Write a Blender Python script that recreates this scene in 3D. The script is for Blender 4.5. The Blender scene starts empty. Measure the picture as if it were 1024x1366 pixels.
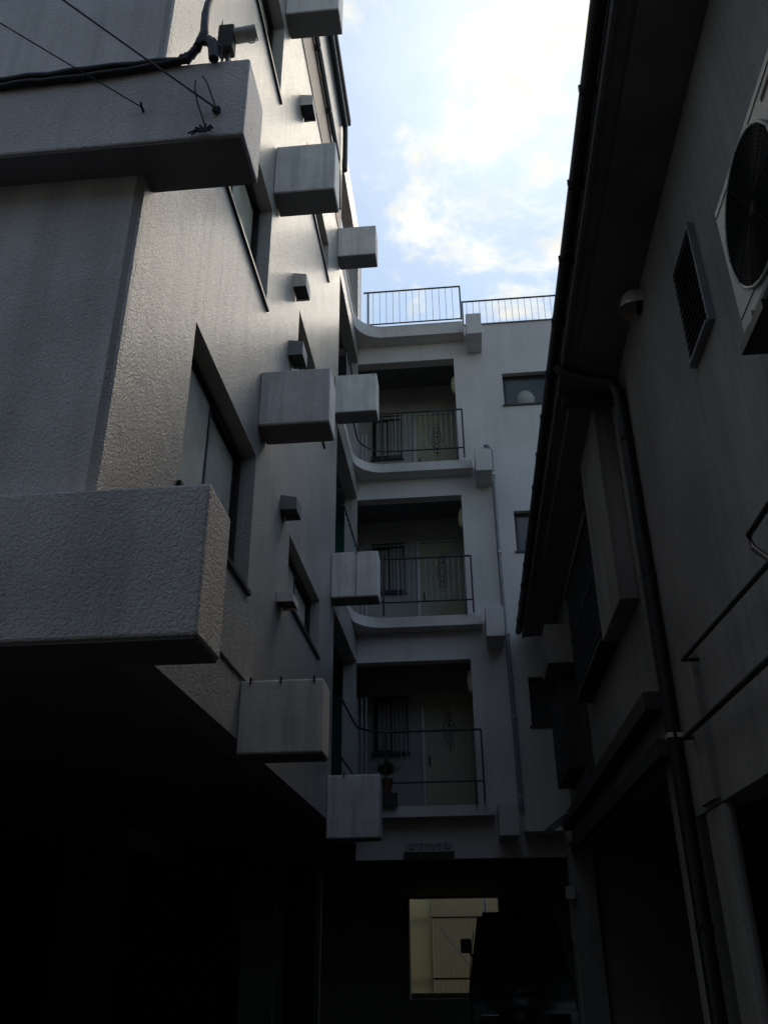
import bpy, bmesh, math, random
from mathutils import Vector, Matrix
random.seed(7)
S = bpy.context.scene
C = S.collection

# ------------------------------------------------------------------ camera
cam_d = bpy.data.cameras.new('camera'); cam = bpy.data.objects.new('camera', cam_d); C.objects.link(cam)
r = (0.99538907, 0.09545810, -0.00939944); u = (0.05169813, -0.45136398, 0.89084110); f = (-0.08079543, 0.88721922, 0.45421778)
cam.matrix_world = Matrix(((r[0], u[0], -f[0], 0), (r[1], u[1], -f[1], 0), (r[2], u[2], -f[2], 0), (0, 0, 0, 1)))
cam_d.sensor_fit = 'VERTICAL'; cam_d.sensor_height = 24; cam_d.lens = 24 * 1156.5 / 1366
cam_d.clip_start = 0.05; cam_d.clip_end = 3000
S.camera = cam

# ------------------------------------------------------------------ sky, sun, exposure
SUN_EL, SUN_AZ = math.radians(56), math.radians(9)      # azimuth measured from +Y towards +X
W = bpy.data.worlds.new('World'); S.world = W; W.use_nodes = True
nt = W.node_tree; nt.nodes.clear()
N = nt.nodes.new; LK = nt.links.new
wout = N('ShaderNodeOutputWorld')
sky = N('ShaderNodeTexSky'); sky.sky_type = 'NISHITA'; sky.sun_disc = False
sky.sun_elevation = SUN_EL; sky.sun_rotation = SUN_AZ
sky.air_density = 1.0; sky.dust_density = 0.4; sky.ozone_density = 1.0
bg1 = N('ShaderNodeBackground'); bg1.inputs[1].default_value = 0.125
tint = N('ShaderNodeMixRGB'); tint.blend_type = 'MULTIPLY'; tint.inputs[0].default_value = 1.0; tint.inputs[2].default_value = (0.93, 1.06, 1.06, 1); LK(sky.outputs[0], tint.inputs[1]); LK(tint.outputs[0], bg1.inputs[0])
tc = N('ShaderNodeTexCoord')
sep = N('ShaderNodeSeparateXYZ'); LK(tc.outputs['Generated'], sep.inputs[0])
mz = N('ShaderNodeMath'); mz.operation = 'MAXIMUM'; LK(sep.outputs[2], mz.inputs[0]); mz.inputs[1].default_value = 0.06
dx = N('ShaderNodeMath'); dx.operation = 'DIVIDE'; LK(sep.outputs[0], dx.inputs[0]); LK(mz.outputs[0], dx.inputs[1])
dy = N('ShaderNodeMath'); dy.operation = 'DIVIDE'; LK(sep.outputs[1], dy.inputs[0]); LK(mz.outputs[0], dy.inputs[1])
cmb = N('ShaderNodeCombineXYZ'); LK(dx.outputs[0], cmb.inputs[0]); LK(dy.outputs[0], cmb.inputs[1]); cmb.inputs[2].default_value = 5.5
n1 = N('ShaderNodeTexNoise'); n1.inputs['Scale'].default_value = 3.6; n1.inputs['Detail'].default_value = 9; n1.inputs['Roughness'].default_value = 0.6; n1.inputs['Distortion'].default_value = 0.25
LK(cmb.outputs[0], n1.inputs['Vector'])
n2 = N('ShaderNodeTexNoise'); n2.inputs['Scale'].default_value = 12.0; n2.inputs['Detail'].default_value = 6; n2.inputs['Roughness'].default_value = 0.55
LK(cmb.outputs[0], n2.inputs['Vector'])
# angle to the sun
sd = (math.cos(SUN_EL) * math.sin(SUN_AZ), math.cos(SUN_EL) * math.cos(SUN_AZ), math.sin(SUN_EL))
dot = N('ShaderNodeVectorMath'); dot.operation = 'DOT_PRODUCT'; LK(tc.outputs['Generated'], dot.inputs[0]); dot.inputs[1].default_value = sd
glow = N('ShaderNodeMapRange'); glow.inputs['From Min'].default_value = 0.86; glow.inputs['From Max'].default_value = 1.0; LK(dot.outputs['Value'], glow.inputs['Value'])
gp = N('ShaderNodeMath'); gp.operation = 'POWER'; LK(glow.outputs[0], gp.inputs[0]); gp.inputs[1].default_value = 1.6
# cloud mask
add = N('ShaderNodeMath'); add.operation = 'MULTIPLY_ADD'; LK(n2.outputs['Fac'], add.inputs[0]); add.inputs[1].default_value = 0.42; LK(n1.outputs['Fac'], add.inputs[2])
add2 = N('ShaderNodeMath'); add2.operation = 'MULTIPLY_ADD'; LK(gp.outputs[0], add2.inputs[0]); add2.inputs[1].default_value = 0.045; LK(add.outputs[0], add2.inputs[2])
cm = N('ShaderNodeMapRange'); cm.interpolation_type = 'SMOOTHSTEP'; cm.inputs['From Min'].default_value = 0.75; cm.inputs['From Max'].default_value = 0.94; cm.inputs['To Min'].default_value = 0.12; LK(add2.outputs[0], cm.inputs['Value'])
cs = N('ShaderNodeMath'); cs.operation = 'MULTIPLY_ADD'; LK(gp.outputs[0], cs.inputs[0]); cs.inputs[1].default_value = 0.5; cs.inputs[2].default_value = 1.0
csh = N('ShaderNodeMapRange'); csh.inputs['From Min'].default_value = 0.35; csh.inputs['From Max'].default_value = 0.65; csh.inputs['To Min'].default_value = 1.08; csh.inputs['To Max'].default_value = 0.80; LK(n2.outputs['Fac'], csh.inputs['Value'])
cst = N('ShaderNodeMath'); cst.operation = 'MULTIPLY'; LK(cs.outputs[0], cst.inputs[0]); LK(csh.outputs[0], cst.inputs[1])
CLOUD = 0.78
cst2 = N('ShaderNodeMath'); cst2.operation = 'MULTIPLY'; LK(cst.outputs[0], cst2.inputs[0]); cst2.inputs[1].default_value = CLOUD
ccol = N('ShaderNodeMixRGB'); LK(gp.outputs[0], ccol.inputs[0]); ccol.inputs[1].default_value = (1.0, 0.985, 0.94, 1); ccol.inputs[2].default_value = (1.0, 0.97, 0.80, 1)
bg2 = N('ShaderNodeBackground'); LK(ccol.outputs[0], bg2.inputs[0]); LK(cst2.outputs[0], bg2.inputs[1])
mx = N('ShaderNodeMixShader'); LK(cm.outputs[0], mx.inputs[0]); LK(bg1.outputs[0], mx.inputs[1]); LK(bg2.outputs[0], mx.inputs[2])
LK(mx.outputs[0], wout.inputs[0])

sun_d = bpy.data.lights.new('sun', 'SUN'); sun = bpy.data.objects.new('sun', sun_d); C.objects.link(sun)
sun_d.energy = 1.25; sun_d.angle = math.radians(38); sun_d.color = (1.0, 0.86, 0.66)
sun.rotation_euler = Vector(sd).to_track_quat('Z', 'Y').to_euler()
S.view_settings.view_transform = 'Standard'; S.view_settings.look = 'None'; S.view_settings.gamma = 1.0
S.view_settings.exposure = 0.25
S.render.engine = 'CYCLES'
S.cycles.max_bounces = 6; S.cycles.diffuse_bounces = 4; S.cycles.glossy_bounces = 3
S.cycles.sample_clamp_indirect = 3.0

# ------------------------------------------------------------------ materials
def mat(name, col, rough=0.7, spec=0.5, metal=0.0, bump=None, vary=None, trans=0.0, coat=0.0, streak=None, spots=None):
    m = bpy.data.materials.new(name); m.use_nodes = True
    t = m.node_tree; b = t.nodes['Principled BSDF']
    b.inputs['Base Color'].default_value = (*col, 1); b.inputs['Roughness'].default_value = rough
    b.inputs['Specular IOR Level'].default_value = spec; b.inputs['Metallic'].default_value = metal
    b.inputs['Transmission Weight'].default_value = trans; b.inputs['Coat Weight'].default_value = coat
    b.inputs['Coat Roughness'].default_value = 0.25
    g = t.nodes.new('ShaderNodeNewGeometry')
    last = None
    if vary:                                  # (scale, amount) slow colour variation
        n = t.nodes.new('ShaderNodeTexNoise'); n.inputs['Scale'].default_value = vary[0]; n.inputs['Detail'].default_value = 6
        t.links.new(g.outputs['Position'], n.inputs['Vector'])
        mr = t.nodes.new('ShaderNodeMapRange'); mr.inputs['From Min'].default_value = 0.3; mr.inputs['From Max'].default_value = 0.7
        mr.inputs['To Min'].default_value = 1 - vary[1]; mr.inputs['To Max'].default_value = 1 + vary[1]
        t.links.new(n.outputs['Fac'], mr.inputs['Value'])
        last = mr.outputs[0]
    if streak:                                # rain streaks running down
        mp = t.nodes.new('ShaderNodeMapping'); mp.inputs['Scale'].default_value = (streak[0], streak[0], streak[0] * 0.05)
        t.links.new(g.outputs['Position'], mp.inputs['Vector'])
        n = t.nodes.new('ShaderNodeTexNoise'); n.inputs['Scale'].default_value = 1.0; n.inputs['Detail'].default_value = 5; n.inputs['Roughness'].default_value = 0.65
        t.links.new(mp.outputs[0], n.inputs['Vector'])
        mr = t.nodes.new('ShaderNodeMapRange'); mr.inputs['From Min'].default_value = 0.48; mr.inputs['From Max'].default_value = 0.72
        mr.inputs['To Min'].default_value = 1; mr.inputs['To Max'].default_value = 1 - streak[1]
        t.links.new(n.outputs['Fac'], mr.inputs['Value'])
        if last:
            mm = t.nodes.new('ShaderNodeMath'); mm.operation = 'MULTIPLY'
            t.links.new(last, mm.inputs[0]); t.links.new(mr.outputs[0], mm.inputs[1]); last = mm.outputs[0]
        else: last = mr.outputs[0]
    if spots:                                 # small grime-filled pits: (scale, amount)
        n = t.nodes.new('ShaderNodeTexNoise'); n.inputs['Scale'].default_value = spots[0]; n.inputs['Detail'].default_value = 3; n.inputs['Distortion'].default_value = 0.8
        mp = t.nodes.new('ShaderNodeMapping'); mp.inputs['Scale'].default_value = (1, 1, 1.9)
        t.links.new(g.outputs['Position'], mp.inputs['Vector']); t.links.new(mp.outputs[0], n.inputs['Vector'])
        mr = t.nodes.new('ShaderNodeMapRange'); mr.inputs['From Min'].default_value = 0.28; mr.inputs['From Max'].default_value = 0.5
        mr.inputs['To Min'].default_value = 1 - spots[1]; mr.inputs['To Max'].default_value = 1
        t.links.new(n.outputs['Fac'], mr.inputs['Value'])
        mm = t.nodes.new('ShaderNodeMath'); mm.operation = 'MULTIPLY'
        mm.inputs[0].default_value = 1.0
        if last: t.links.new(last, mm.inputs[0])
        t.links.new(mr.outputs[0], mm.inputs[1]); last = mm.outputs[0]
    if last:
        vm = t.nodes.new('ShaderNodeVectorMath'); vm.operation = 'SCALE'; vm.inputs[0].default_value = col
        t.links.new(last, vm.inputs['Scale']); t.links.new(vm.outputs[0], b.inputs['Base Color'])
    if bump:                                  # list of (scale, strength, distance)
        prev = None
        for sc, st, di in bump:
            n = t.nodes.new('ShaderNodeTexNoise'); n.inputs['Scale'].default_value = sc; n.inputs['Detail'].default_value = 4; n.inputs['Distortion'].default_value = 0.6
            t.links.new(g.outputs['Position'], n.inputs['Vector'])
            bp = t.nodes.new('ShaderNodeBump'); bp.inputs['Strength'].default_value = st; bp.inputs['Distance'].default_value = di
            t.links.new(n.outputs['Fac'], bp.inputs['Height'])
            if prev: t.links.new(prev, bp.inputs['Normal'])
            prev = bp.outputs[0]
        t.links.new(prev, b.inputs['Normal'])
    return m

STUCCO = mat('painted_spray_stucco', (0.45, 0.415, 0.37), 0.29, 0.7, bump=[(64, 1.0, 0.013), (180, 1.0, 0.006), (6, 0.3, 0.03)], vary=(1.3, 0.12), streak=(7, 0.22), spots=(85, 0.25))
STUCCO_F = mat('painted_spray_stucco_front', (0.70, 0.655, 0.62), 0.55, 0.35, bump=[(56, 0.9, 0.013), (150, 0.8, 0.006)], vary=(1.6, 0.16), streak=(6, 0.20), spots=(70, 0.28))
STUCCO_W = mat('warm_upper_paint', (0.55, 0.36, 0.24), 0.6, 0.4, bump=[(60, 0.4, 0.006)], vary=(2, 0.14), streak=(7, 0.2))
PAINT = mat('grey_white_paint', (0.66, 0.61, 0.575), 0.65, 0.35, bump=[(70, 0.25, 0.004)], vary=(0.9, 0.10), streak=(4, 0.11), spots=(25, 0.10))
BOXM = mat('grey_box_paint', (0.74, 0.69, 0.645), 0.65, 0.3, bump=[(50, 0.5, 0.005), (9, 0.3, 0.01)], vary=(3, 0.14), streak=(13, 0.28), spots=(30, 0.15))
SOFF = mat('dark_concrete_and_shade', (0.20, 0.19, 0.185), 0.85, 0.2, bump=[(40, 0.3, 0.004)], vary=(1.5, 0.15))  # dark concrete; on balcony and box undersides it stands for shade
DARKIN = mat('dim_interior_plaster', (0.42, 0.40, 0.37), 0.85, 0.2, vary=(1.0, 0.2))
DARKM = mat('dark_bronze_aluminium', (0.035, 0.032, 0.03), 0.4, 0.5, metal=0.5)
ALU = mat('pale_aluminium', (0.42, 0.42, 0.40), 0.4, 0.5, metal=0.3, vary=(12, 0.1))
GLASSF = mat('frosted_window_glass', (0.55, 0.51, 0.40), 0.22, 0.5, bump=[(160, 0.25, 0.002)], vary=(2.2, 0.28))
GLASSD = mat('dark_window_glass', (0.06, 0.065, 0.065), 0.08, 0.5, vary=(2.0, 0.3))
PALEP = mat('pale_side_panel', (0.42, 0.39, 0.27), 0.7, 0.3, vary=(3, 0.15))
CURT = mat('pale_curtain', (0.38, 0.37, 0.32), 0.9, 0.1, vary=(5, 0.12))
BLACKP = mat('black_cable_rubber', (0.015, 0.014, 0.014), 0.5, 0.4, bump=[(80, 0.3, 0.003)])
IRON = mat('dark_painted_iron', (0.03, 0.03, 0.032), 0.5, 0.4, bump=[(120, 0.3, 0.001)], vary=(20, 0.2))
RAILW = mat('pale_painted_steel', (0.34, 0.35, 0.34), 0.5, 0.4, vary=(18, 0.15))
PIPE = mat('grey_pvc_pipe', (0.22, 0.22, 0.225), 0.45, 0.4, vary=(6, 0.12))
PIPED = mat('dark_brown_pipe', (0.022, 0.019, 0.019), 0.45, 0.5, vary=(8, 0.2))
HOUSE = mat('house_mortar', (0.31, 0.285, 0.26), 0.85, 0.25, bump=[(60, 0.6, 0.005), (7, 0.3, 0.012)], vary=(0.9, 0.24), streak=(5, 0.30), spots=(22, 0.15))
BLOCKM = mat('brown_grey_render', (0.15, 0.135, 0.12), 0.9, 0.2, bump=[(60, 0.4, 0.004)], vary=(0.8, 0.2))
HOUSES = mat('dark_stained_soffit', (0.17, 0.16, 0.155), 0.8, 0.25, bump=[(30, 0.3, 0.003)], vary=(3, 0.2))
WOOD = mat('dark_weathered_wood', (0.06, 0.055, 0.05), 0.75, 0.3, bump=[(50, 0.4, 0.003)], vary=(4, 0.25))
TILE = mat('dark_roof_tile', (0.05, 0.052, 0.058), 0.55, 0.4, bump=[(40, 0.3, 0.003)], vary=(5, 0.2))
ACM = mat('cream_appliance_plastic', (0.42, 0.41, 0.36), 0.5, 0.4, vary=(6, 0.1), streak=(15, 0.12))
GRILL = mat('dark_fan_grille', (0.012, 0.012, 0.011), 0.8, 0.1)
STEELV = mat('brushed_steel_vent', (0.75, 0.72, 0.67), 0.35, 0.5, metal=0.3)
LAMPM = mat('unlit_cream_lamp_glass', (0.80, 0.72, 0.48), 0.4, 0.5)
DOORM = mat('beige_steel_door', (0.42, 0.40, 0.27), 0.5, 0.4, vary=(2.5, 0.08))
GROUNDF = mat('shade_toned_parking_wall', (0.035, 0.033, 0.031), 0.85, 0.2, vary=(1.0, 0.2))  # near-black tone paints in the deep shade of the parking area
NET = mat('teal_green_netting', (0.02, 0.10, 0.085), 0.8, 0.2, vary=(8, 0.25))
SIGNM = mat('pale_sign_plate', (0.42, 0.43, 0.42), 0.5, 0.4, vary=(9, 0.12))
ROAD = mat('asphalt', (0.05, 0.05, 0.052), 0.9, 0.3, bump=[(90, 0.5, 0.006)], vary=(1.5, 0.2))
CONC = mat('floor_concrete', (0.07, 0.07, 0.067), 0.9, 0.3, bump=[(60, 0.4, 0.004)], vary=(1.5, 0.2))
VANP = mat('black_car_paint', (0.012, 0.012, 0.014), 0.4, 0.3, coat=0.15)
VANG = mat('tinted_car_glass', (0.01, 0.011, 0.012), 0.06, 0.5)
RUB = mat('tyre_rubber', (0.02, 0.02, 0.02), 0.85, 0.2)
PLATE = mat('number_plate_white', (0.5, 0.5, 0.48), 0.5, 0.4)
LEAF = mat('leaf_green', (0.05, 0.08, 0.03), 0.6, 0.3)
TERRA = mat('terracotta', (0.13, 0.04, 0.03), 0.8, 0.2)
SCREEN = bpy.data.materials.new('beige_corrugated_screen'); SCREEN.use_nodes = True
_t = SCREEN.node_tree; _t.nodes.clear()
_o = _t.nodes.new('ShaderNodeOutputMaterial'); _m = _t.nodes.new('ShaderNodeMixShader'); _m.inputs[0].default_value = 0.45
_d = _t.nodes.new('ShaderNodeBsdfDiffuse'); _tr = _t.nodes.new('ShaderNodeBsdfTranslucent')
_d.inputs[0].default_value = (0.30, 0.26, 0.17, 1); _tr.inputs[0].default_value = (0.13, 0.108, 0.066, 1)
_t.links.new(_d.outputs[0], _m.inputs[1]); _t.links.new(_tr.outputs[0], _m.inputs[2]); _t.links.new(_m.outputs[0], _o.inputs[0])

SCREENP = SCREEN.copy(); SCREENP.name = 'pale_translucent_panel'
for n_ in SCREENP.node_tree.nodes:
    if n_.type == 'BSDF_DIFFUSE': n_.inputs[0].default_value = (0.5, 0.46, 0.33, 1)
    if n_.type == 'BSDF_TRANSLUCENT': n_.inputs[0].default_value = (0.55, 0.50, 0.36, 1)

# ------------------------------------------------------------------ helpers
class MB:
    def __init__(s): s.v = []; s.f = []; s.sm = []
    def add(s, vs, fs, smooth=False):
        o = len(s.v); s.v += [tuple(v) for v in vs]; s.f += [tuple(i + o for i in q) for q in fs]; s.sm += [smooth] * len(fs); return s
    def box(s, x0, x1, y0, y1, z0, z1):
        if x0 > x1: x0, x1 = x1, x0
        if y0 > y1: y0, y1 = y1, y0
        if z0 > z1: z0, z1 = z1, z0
        v = [(x0, y0, z0), (x1, y0, z0), (x1, y1, z0), (x0, y1, z0), (x0, y0, z1), (x1, y0, z1), (x1, y1, z1), (x0, y1, z1)]
        return s.add(v, [(0, 3, 2, 1), (4, 5, 6, 7), (0, 1, 5, 4), (1, 2, 6, 5), (2, 3, 7, 6), (3, 0, 4, 7)])
    def tube(s, pts, rad, n=8, rads=None):
        pts = [Vector(p) for p in pts]; rings = []
        for i, p in enumerate(pts):
            a = pts[max(i - 1, 0)]; b = pts[min(i + 1, len(pts) - 1)]
            d = (b - a).normalized(); up = Vector((0, 0, 1)) if abs(d.z) < 0.9 else Vector((1, 0, 0))
            e1 = d.cross(up).normalized(); e2 = d.cross(e1)
            rr = rads[i] if rads else rad
            rings.append([p + e1 * rr * math.cos(2 * math.pi * k / n) + e2 * rr * math.sin(2 * math.pi * k / n) for k in range(n)])
        v = [q for rg in rings for q in rg]; fs = []
        for i in range(len(pts) - 1):
            for k in range(n):
                fs.append((i * n + k, i * n + (k + 1) % n, (i + 1) * n + (k + 1) % n, (i + 1) * n + k))
        s.add(v, fs, True)
        s.add(rings[0], [tuple(range(n))]); s.add(rings[-1], [tuple(range(n))[::-1]])
        return s
    def prism(s, poly, axis, a, b):
        """poly of 2-D points extruded along axis ('x','y','z') from a to b"""
        def P(q, t):
            return {'x': (t, q[0], q[1]), 'y': (q[0], t, q[1]), 'z': (q[0], q[1], t)}[axis]
        n = len(poly); v = [P(q, a) for q in poly] + [P(q, b) for q in poly]
        fs = [tuple(range(n))[::-1], tuple(range(n, 2 * n))] + [(i, (i + 1) % n, (i + 1) % n + n, i + n) for i in range(n)]
        return s.add(v, fs)
    def wall(s, us, vs, holes, t0, t1, axis):
        """slab in plane with rectangular holes; axis x: u=Y v=Z, t=X; axis y: u=X v=Z, t=Y; axis z: u=X, v=Y, t=Z"""
        U = sorted(set([us[0], us[1]] + [h for q in holes for h in q[:2] if us[0] < h < us[1]]))
        V = sorted(set([vs[0], vs[1]] + [h for q in holes for h in q[2:] if vs[0] < h < vs[1]]))
        def P(a, b, t): return {'x': (t, a, b), 'y': (a, t, b), 'z': (a, b, t)}[axis]
        def solid(i, j):
            if i < 0 or j < 0 or i >= len(U) - 1 or j >= len(V) - 1: return False
            a = (U[i] + U[i + 1]) / 2; b = (V[j] + V[j + 1]) / 2
            return not any(h[0] < a < h[1] and h[2] < b < h[3] for h in holes)
        vi = {}
        def vid(i, j, k):
            if (i, j, k) not in vi:
                vi[(i, j, k)] = len(vi); vl.append(P(U[i], V[j], (t0, t1)[k]))
            return vi[(i, j, k)]
        vl = []; fs = []
        for i in range(len(U) - 1):
            for j in range(len(V) - 1):
                if not solid(i, j): continue
                fs.append((vid(i, j, 0), vid(i + 1, j, 0), vid(i + 1, j + 1, 0), vid(i, j + 1, 0)))
                fs.append((vid(i, j, 1), vid(i, j + 1, 1), vid(i + 1, j + 1, 1), vid(i + 1, j, 1)))
                if not solid(i - 1, j): fs.append((vid(i, j, 0), vid(i, j + 1, 0), vid(i, j + 1, 1), vid(i, j, 1)))
                if not solid(i + 1, j): fs.append((vid(i + 1, j, 0), vid(i + 1, j, 1), vid(i + 1, j + 1, 1), vid(i + 1, j + 1, 0)))
                if not solid(i, j - 1): fs.append((vid(i, j, 0), vid(i, j, 1), vid(i + 1, j, 1), vid(i + 1, j, 0)))
                if not solid(i, j + 1): fs.append((vid(i, j + 1, 0), vid(i + 1, j + 1, 0), vid(i + 1, j + 1, 1), vid(i, j + 1, 1)))
        return s.add(vl, fs)
    def build(s, name, m, parent=None, bevel=0.0, label=None, kind=None, seg=2):
        me = bpy.data.meshes.new(name); me.from_pydata(s.v, [], s.f); me.update()
        for p, sm in zip(me.polygons, s.sm): p.use_smooth = sm
        bm = bmesh.new(); bm.from_mesh(me); bmesh.ops.recalc_face_normals(bm, faces=bm.faces)
        if bevel: bmesh.ops.bevel(bm, geom=[e for e in bm.edges if e.is_manifold and e.calc_face_angle(0) > 0.5], offset=bevel, segments=seg, affect='EDGES', profile=0.5)
        bm.to_mesh(me); bm.free()
        me.materials.append(m)
        o = bpy.data.objects.new(name, me); C.objects.link(o)
        if parent is not None:
            o.parent = parent; o.matrix_parent_inverse = parent.matrix_world.inverted() if parent.type == 'EMPTY' else Matrix()
        if label: o['label'] = label
        if kind: o['kind'] = kind
        return o

def tag(o, label, cat, group=None):
    o['label'] = label; o['category'] = cat
    if group: o['group'] = group
    return o
def thing(name, label, cat, loc=(0, 0, 0), group=None):
    o = bpy.data.objects.new(name, None); C.objects.link(o); o.location = loc
    o.empty_display_size = 0.2
    bpy.context.view_layer.update()
    return tag(o, label, cat, group)
def kids(o): return [c for c in bpy.data.objects if c.parent == o]
def clone(o, off, parent=None, top=True):
    """copy a thing or a part with everything under it; off moves the copy"""
    c = o.copy(); C.objects.link(c)
    if parent is not None: c.parent = parent
    if top: c.location = Vector(o.location) + Vector(off)
    for k in kids(o):
        clone(k, off, c, False)
    return c

# ------------------------------------------------------------------ ground
GZ = -1.5
g = MB().wall((-300, 300), (-300, 300), [], GZ - 0.1, GZ, 'z').build('ground', ROAD, kind='structure')
MB().wall((-12, 1.4), (12.66, 18.7), [], GZ + 0.02, GZ + 0.004, 'z').build('parking_floor', CONC, kind='structure')

# ================================================================== APARTMENT BUILDING
XW = -1.59; YF = 3.27; YE = 10.3; YB = 12.65; ZB = 1.345; ZT = 12.9
HEAD = [3.93, 6.72, 9.49, 12.05]; FLOOR = [1.78, 4.52, 7.21, 10.1]
ap = thing('apartment_building', 'grey spray-stuccoed apartment block, left wing and far wing joined round open corridors', 'apartment building', (-4, 6, GZ))
# windows on the side wall
WY0, WY1 = 4.29, 5.99; wz = [(2.46, 3.64), (5.20, 6.38), (7.96, 9.14), (10.7, 11.88)]
SY0, SY1 = 7.42, 9.2; sz = [(2.95, 3.61), (5.69, 6.36), (8.4, 9.05), (11.1, 11.75)]
holes = [(WY0, WY1, a, b) for a, b in wz] + [(SY0, SY1, a, b) for a, b in sz]
for k in range(4): holes.append((YE, YB - 0.07, FLOOR[k], HEAD[k]))
holes.append((YE, 13, 12.76, 14))
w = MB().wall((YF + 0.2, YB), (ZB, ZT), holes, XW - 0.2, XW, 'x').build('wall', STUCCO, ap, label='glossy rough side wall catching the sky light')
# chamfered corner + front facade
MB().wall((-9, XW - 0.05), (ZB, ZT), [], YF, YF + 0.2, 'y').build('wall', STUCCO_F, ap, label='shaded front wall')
MB().prism([(XW - 0.05, YF), (XW - 0.018, YF + 0.010), (XW - 0.006, YF + 0.025), (XW, YF + 0.06), (XW, YF + 0.2), (XW - 0.05, YF + 0.2)], 'z', ZB, ZT).build('wall_corner', STUCCO, ap)
# warm painted upper band beyond the joint
MB().box(XW + 0.002, XW + 0.006, 3.5, 10.29, 10.24, 11.06).build('painted_band', STUCCO_W, ap)
MB().box(XW, XW + 0.012, 3.5, 12.6, 10.205, 10.23).build('joint', DARKM, ap)
MB().box(XW, XW + 0.010, 4.6, 6.12, 1.77, 1.79).build('joint', DARKM, ap)
# roof
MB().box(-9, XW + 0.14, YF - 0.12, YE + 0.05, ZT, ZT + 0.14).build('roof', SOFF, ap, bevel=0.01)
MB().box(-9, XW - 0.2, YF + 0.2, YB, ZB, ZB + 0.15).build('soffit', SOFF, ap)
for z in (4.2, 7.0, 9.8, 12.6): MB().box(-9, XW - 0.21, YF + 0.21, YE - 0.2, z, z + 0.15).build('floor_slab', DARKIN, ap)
MB().box(-9, XW - 0.21, YE - 0.15, YE, ZB + 0.15, ZT).build('wall', DARKIN, ap, label='end wall of the rooms beside the corridor')
# balcony parapets at the front corner
def front_balcony(z0, z1):
    MB().box(-9, -1.012, 3.082, 3.398, z0 - 0.012, z0 - 0.001).build('balcony_underside_shade', SOFF, ap)  # thin dark sheet: the shade under the balcony put into colour
    return MB().box(-9, -1.0, 3.07, 3.41, z0, z1).build('balcony', STUCCO_F, ap, bevel=0.012)
front_balcony(3.845, 4.45); front_balcony(1.09, 1.75); front_balcony(6.60, 7.2); front_balcony(9.35, 9.95)

def window(parent, ax, u0, u1, z0, z1, t, out, fr=DARKM, gl=GLASSF, split=True, depth=0.12, fw=0.035):
    """sliding window set back from the wall face at t; out = +1/-1 direction the wall faces along ax"""
    def B(mb, a, b, c, d, e, g_):
        if ax == 'x': mb.box(e, g_, a, b, c, d)
        else: mb.box(a, b, e, g_, c, d)
    m = MB(); tf = t - out * depth; tb = tf - out * 0.07
    B(m, u0, u1, z0, z0 + fw, tf, tb); B(m, u0, u1, z1 - fw, z1, tf, tb)
    B(m, u0, u0 + fw, z0 + fw, z1 - fw, tf, tb); B(m, u1 - fw, u1, z0 + fw, z1 - fw, tf, tb)
    wo = m.build('window', fr, parent)
    # sill, proud of the wall
    m = MB(); B(m, u0 - 0.03, u1 + 0.03, z0 - 0.035, z0 - 0.002, t + out * 0.025, tf - out * 0.002); m.build('sill', fr, wo)
    um = (u0 + u1) / 2
    parts = [(u0 + fw, um + 0.02, 0.014), (um - 0.02, u1 - fw, 0.044)] if split else [(u0 + fw, u1 - fw, 0.02)]
    for a, b, dd in parts:
        m = MB(); s0 = tf - out * dd; s1 = tf - out * (dd + 0.022); k = 0.03
        B(m, a, b, z0 + fw, z0 + fw + k, s0, s1); B(m, a, b, z1 - fw - k, z1 - fw, s0, s1)
        B(m, a, a + k, z0 + fw + k, z1 - fw - k, s0, s1); B(m, b - k, b, z0 + fw + k, z1 - fw - k, s0, s1)
        m.build('sash', fr, wo)
        m = MB(); B(m, a + k, b - k, z0 + fw + k, z1 - fw - k, s0 - out * 0.008, s1 + out * 0.008); m.build('pane', gl, wo)
    return wo
for k, (a, b) in enumerate(wz): window(ap, 'x', WY0, WY1, a, b, XW, 1)
for k, (a, b) in enumerate(sz): window(ap, 'x', SY0, SY1, a, b, XW, 1, depth=0.10)

# square concrete boxes projecting from the side wall
for z0, z1 in ((1.24, 1.755), (3.93, 4.47), (6.60, 7.235), (9.37, 9.98)):
    MB().box(XW + 0.002, -0.99, 5.97, 6.29, z0, z1).build('wall_box', BOXM, ap, bevel=0.012)
    MB().box(XW + 0.014, -0.99 - 0.012, 5.97 + 0.012, 6.29 - 0.012, z0 - 0.008, z0 - 0.001).build('box_underside_shade', SOFF, ap)  # underside shade of the near boxes painted as a dark sheet
for z0, z1 in ((1.135, 1.81), (3.965, 4.575), (6.715, 7.335), (9.585, 10.165)):
    MB().box(XW + 0.002, -0.995, 10.0, 10.31, z0, z1).build('wall_box', BOXM, ap, bevel=0.012)
    MB().box(XW + 0.014, -0.995 - 0.012, 10.0 + 0.012, 10.31 - 0.012, z0 - 0.008, z0 - 0.001).build('box_underside_shade', SOFF, ap)  # same painted shade below the far column of boxes

# small fixings and stains of age on the boxes
for x, y, z in ((-1.30, 6.0, 1.755), (-1.06, 6.0, 1.755), (-1.52, 6.0, 1.755), (-1.27, 10.03, 4.575), (-1.05, 10.03, 7.335), (-1.40, 10.03, 1.81)):
    MB().box(x, x + 0.012, y - 0.045, y + 0.04, z - 0.03, z + 0.02).build('anchor_strap', IRON, ap)
MB().box(-1.275, -1.265, 9.996, 9.9995, 3.98, 4.56).build('seam', SOFF, ap)
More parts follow.
